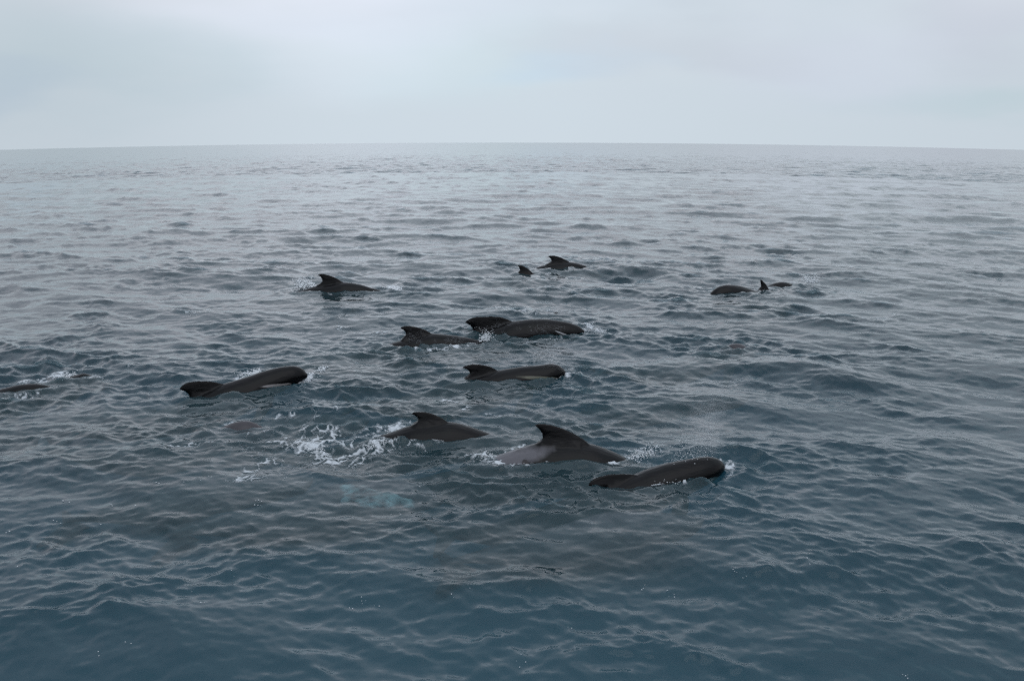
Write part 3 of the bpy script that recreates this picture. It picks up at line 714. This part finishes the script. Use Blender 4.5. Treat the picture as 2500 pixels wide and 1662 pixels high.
def splash(p0, p1, top, count, size, label, lean=0.0, spikes=5, depth=.25):
    """spray thrown up between two waterline pixels, to a height in metres"""
    a, b = at(*p0), at(*p1); P = []; S = []
    cx = rng.uniform(0, 1, spikes); hh = rng.uniform(.35, 1, spikes) * top; ln = rng.normal(0, .25, spikes) + lean
    hh[0] = top
    for _ in range(count):
        if rng.random() < .62:
            k = rng.integers(spikes); z = hh[k] * rng.random() ** 1.2
            c = a + (b - a) * cx[k]; off = rng.normal(0, .03 + .12 * (z / top), 3)
            q = c + np.array([ln[k] * z + off[0], off[1] + rng.normal(0, depth * .4), z])
            s = size * 1.25 * rng.uniform(.35, 1.0) * (1.15 - .6 * z / top)
        else:
            t = rng.random(); q = a + (b - a) * t + np.array([rng.normal(0, .05), rng.normal(0, depth * .5), abs(rng.normal(0, top * .16))])
            s = size * rng.uniform(.5, 1.3)
        q[2] += .01; P.append(q); S.append(s)
    drops('splash', P, S, label, 'splash', 'splashes thrown up by the whales', stretch=1.4)
splash((726, 703), (766, 701), .42, 520, .026, 'white burst of spray behind the fin of the far left whale', -.2)
splash((948, 703), (976, 707), .12, 220, .022, 'low white splash ahead of the far left whale')
splash((1176, 833), (1192, 832), .42, 330, .012, 'small upright splash in front of the biggest whale', .35, 4, .1)
splash((1425, 808), (1480, 812), .16, 220, .011, 'scattered white splash at the nose of the biggest whale')
splash((1538, 1123), (1600, 1103), .20, 260, .009, 'curling white splash right of the tall sharp fin', .3)
splash((1168, 1114), (1210, 1119), .05, 110, .008, 'low white froth at the tail of the tall finned whale')
splash((945, 1050), (1000, 1040), .05, 110, .008, 'froth on the tail stock of the near whale left of the front pair')
splash((592, 925), (632, 910), .10, 280, .014, 'sheet of spray running over the neck of the head-out whale')
splash((735, 937), (756, 925), .18, 220, .014, 'broken water around the snout of the head-out whale')
splash((778, 906), (792, 903), .10, 90, .012, 'small white lick of water right of the head-out whale')
splash((1960, 688), (1995, 688), .45, 220, .018, 'faint puff of spray beyond the farthest right whale', 0, 7, .3)
splash((1850, 711), (1878, 708), .07, 140, .014, 'white water at the foot of the narrow upright fin')
splash((150, 921), (178, 918), .09, 140, .012, 'white water in the strip of foam at the left edge')
splash((1612, 1172), (1655, 1165), .08, 140, .008, 'twisted lick of white water on the flank of the nearest whale')
splash((1316, 920), (1332, 916), .12, 110, .008, 'small white peak of water at the cheek of the centre whale')
splash((706, 1080), (790, 1105), .08, 200, .008, 'thick churned white water left of the near whales')
splash((900, 1092), (942, 1080), .08, 160, .008, 'white rolling crest just left of the near finned whale')
# droplets of a blow
def blow(c0, c1, top, count, size, label, lean):
    a, b = at(*c0), at(*c1); P = []; S = []
    for _ in range(count):
        t = rng.random(); h = top * rng.random() ** 1.5
        q = a + (b - a) * t + np.array([lean * h + rng.normal(0, .05 + .25 * h), rng.normal(0, .1 + .2 * h), .1 + h]); P.append(q)
        S.append(size * rng.uniform(.4, 1) * (1 - .5 * h / top))
    drops('blow_spray', P, S, label, 'spray', 'spray blown out by the whales')
blow((1640, 1150), (1725, 1138), .75, 700, .009, 'droplets thrown over the back of the nearest whale', .05)
blow((1290, 915), (1350, 912), .5, 480, .009, 'fine droplets over the head of the centre whale', .0)

def mist(sx, sy, size, dens, label, tilt):
    c = at(sx, sy); bm = bmesh.new(); bmesh.ops.create_icosphere(bm, subdivisions=3, radius=1)
    me = bpy.data.meshes.new('blow_mist'); bm.to_mesh(me); bm.free()
    m = bpy.data.materials.new('blow_mist'); m.use_nodes = True
    n, l = make_nodes(m.node_tree); out = n('ShaderNodeOutputMaterial'); v = n('ShaderNodeVolumePrincipled'); l(v.outputs[0], out.inputs['Volume'])
    v.inputs['Color'].default_value = (.95, .96, .97, 1)
    tc = n('ShaderNodeTexCoord'); ln = n('ShaderNodeVectorMath', operation='LENGTH'); l(tc.outputs['Object'], ln.inputs[0])
    nz = n('ShaderNodeTexNoise', Scale=2.2, Detail=5.0); l(tc.outputs['Object'], nz.inputs['Vector'])
    ad = n('ShaderNodeMath', operation='MULTIPLY_ADD'); l(nz.outputs[0], ad.inputs[0]); ad.inputs[1].default_value = 1.3; l(ln.outputs['Value'], ad.inputs[2])
    mr = n('ShaderNodeMapRange'); l(ad.outputs[0], mr.inputs[0])
    for i, v_ in enumerate((1.55, .75, 0.0, dens)): mr.inputs[i + 1].default_value = v_
    l(mr.outputs[0], v.inputs['Density'])
    me.materials.append(m); o = link('blow_mist', me); o.scale = size; o.location = c + np.array([size[2] * math.sin(tilt) * .9, 0, size[2] * .92]); o.rotation_euler = (0, tilt, 0)
    tag(o, label, 'mist', 'mist breathed out by the whales', 'stuff')
mist(1705, 1140, (.45, .5, .8), .45, 'thin pale mist rising over the head of the nearest whale', R(8))
mist(1345, 915, (.7, .4, .5), .5, 'very faint mist over the head of the centre whale', R(15))

# tiny glinting bubbles on the crests
GL = [(20, 1297), (130, 1268), (145, 1272), (272, 1230), (333, 1232), (180, 1256), (627, 1229), (630, 1222), (634, 1228), (963, 1250), (980, 1249), (975, 1243), (458, 1467), (488, 1482), (310, 1590), (246, 1605), (890, 1460), (885, 1463), (858, 1475), (925, 1468), (572, 1404), (54, 1388),
      (1565, 1435), (1570, 1424), (1622, 1434), (1638, 1445), (1644, 1448), (1790, 1413), (1789, 1405), (1813, 1411), (1819, 1423), (1682, 1290), (1966, 1393), (2203, 1650), (2208, 1655), (1265, 1610), (1275, 1618), (1393, 1525), (1110, 1453), (1150, 1440), (480, 1170), (505, 1168), (455, 1172), (390, 1180), (1180, 1245), (160, 1222),
      (240, 1275), (560, 1190), (700, 1165), (760, 1160), (905, 1150), (1030, 1180)]
P = []; S = []
for g in GL:
    c = at(*g)
    for _ in range(2):
        q = c + np.array([rng.normal(0, .035), rng.normal(0, .05), 0])
        k = np.argmin((PX - q[0]) ** 2 + (PY - q[1]) ** 2) if _ == 0 else k
        q[2] = PZ[k] + .008; P.append(q); S.append(.0055 * rng.uniform(.6, 1.6) * (np.hypot(q[0], q[1]) / 11))
drops('foam_bubbles', P, S, 'tiny white bubbles glinting on the wave crests', 'bubbles', kind='stuff')

# pale bubbles left under water by a passing whale
c = at(912, 1176); bm = bmesh.new(); bmesh.ops.create_icosphere(bm, subdivisions=5, radius=1)
for v in bm.verts:
    a = math.atan2(v.co.y, v.co.x); k = 1 + .25 * math.sin(3 * a + 1) + .18 * math.sin(7 * a + v.co.x * 3) + .1 * math.sin(13 * a)
    v.co.x *= .62 * k; v.co.y *= .30 * k; v.co.z *= .10; v.co.y -= .35 * v.co.x
    v.co.z += .03 * math.sin(9 * v.co.x) * math.cos(11 * v.co.y)
me = bpy.data.meshes.new('bubble_cloud'); bm.to_mesh(me); bm.free()
for q in me.polygons: q.use_smooth = True
m = bpy.data.materials.new('bubble_cloud'); m.use_nodes = True
n, l = make_nodes(m.node_tree); out = n('ShaderNodeOutputMaterial'); d = n('ShaderNodeBsdfDiffuse'); d.inputs[0].default_value = (.55, .78, .78, 1)
t = n('ShaderNodeBsdfTransparent'); mx = n('ShaderNodeMixShader'); tc = n('ShaderNodeTexCoord'); nz = n('ShaderNodeTexNoise', Scale=4.5, Detail=5.0); l(tc.outputs['Object'], nz.inputs['Vector'])
mr = n('ShaderNodeMapRange'); l(nz.outputs[0], mr.inputs[0])
for i, v in enumerate((.46, .7, .0, .42)): mr.inputs[i + 1].default_value = v
l(mr.outputs[0], mx.inputs[0]); l(t.outputs[0], mx.inputs[1]); l(d.outputs[0], mx.inputs[2]); l(mx.outputs[0], out.inputs[0])
me.materials.append(m); o = link('bubble_cloud', me); o.location = c + np.array([0, 0, -.3])
tag(o, 'pale turquoise cloud of bubbles under the water below the white foam', 'bubbles', kind='stuff')
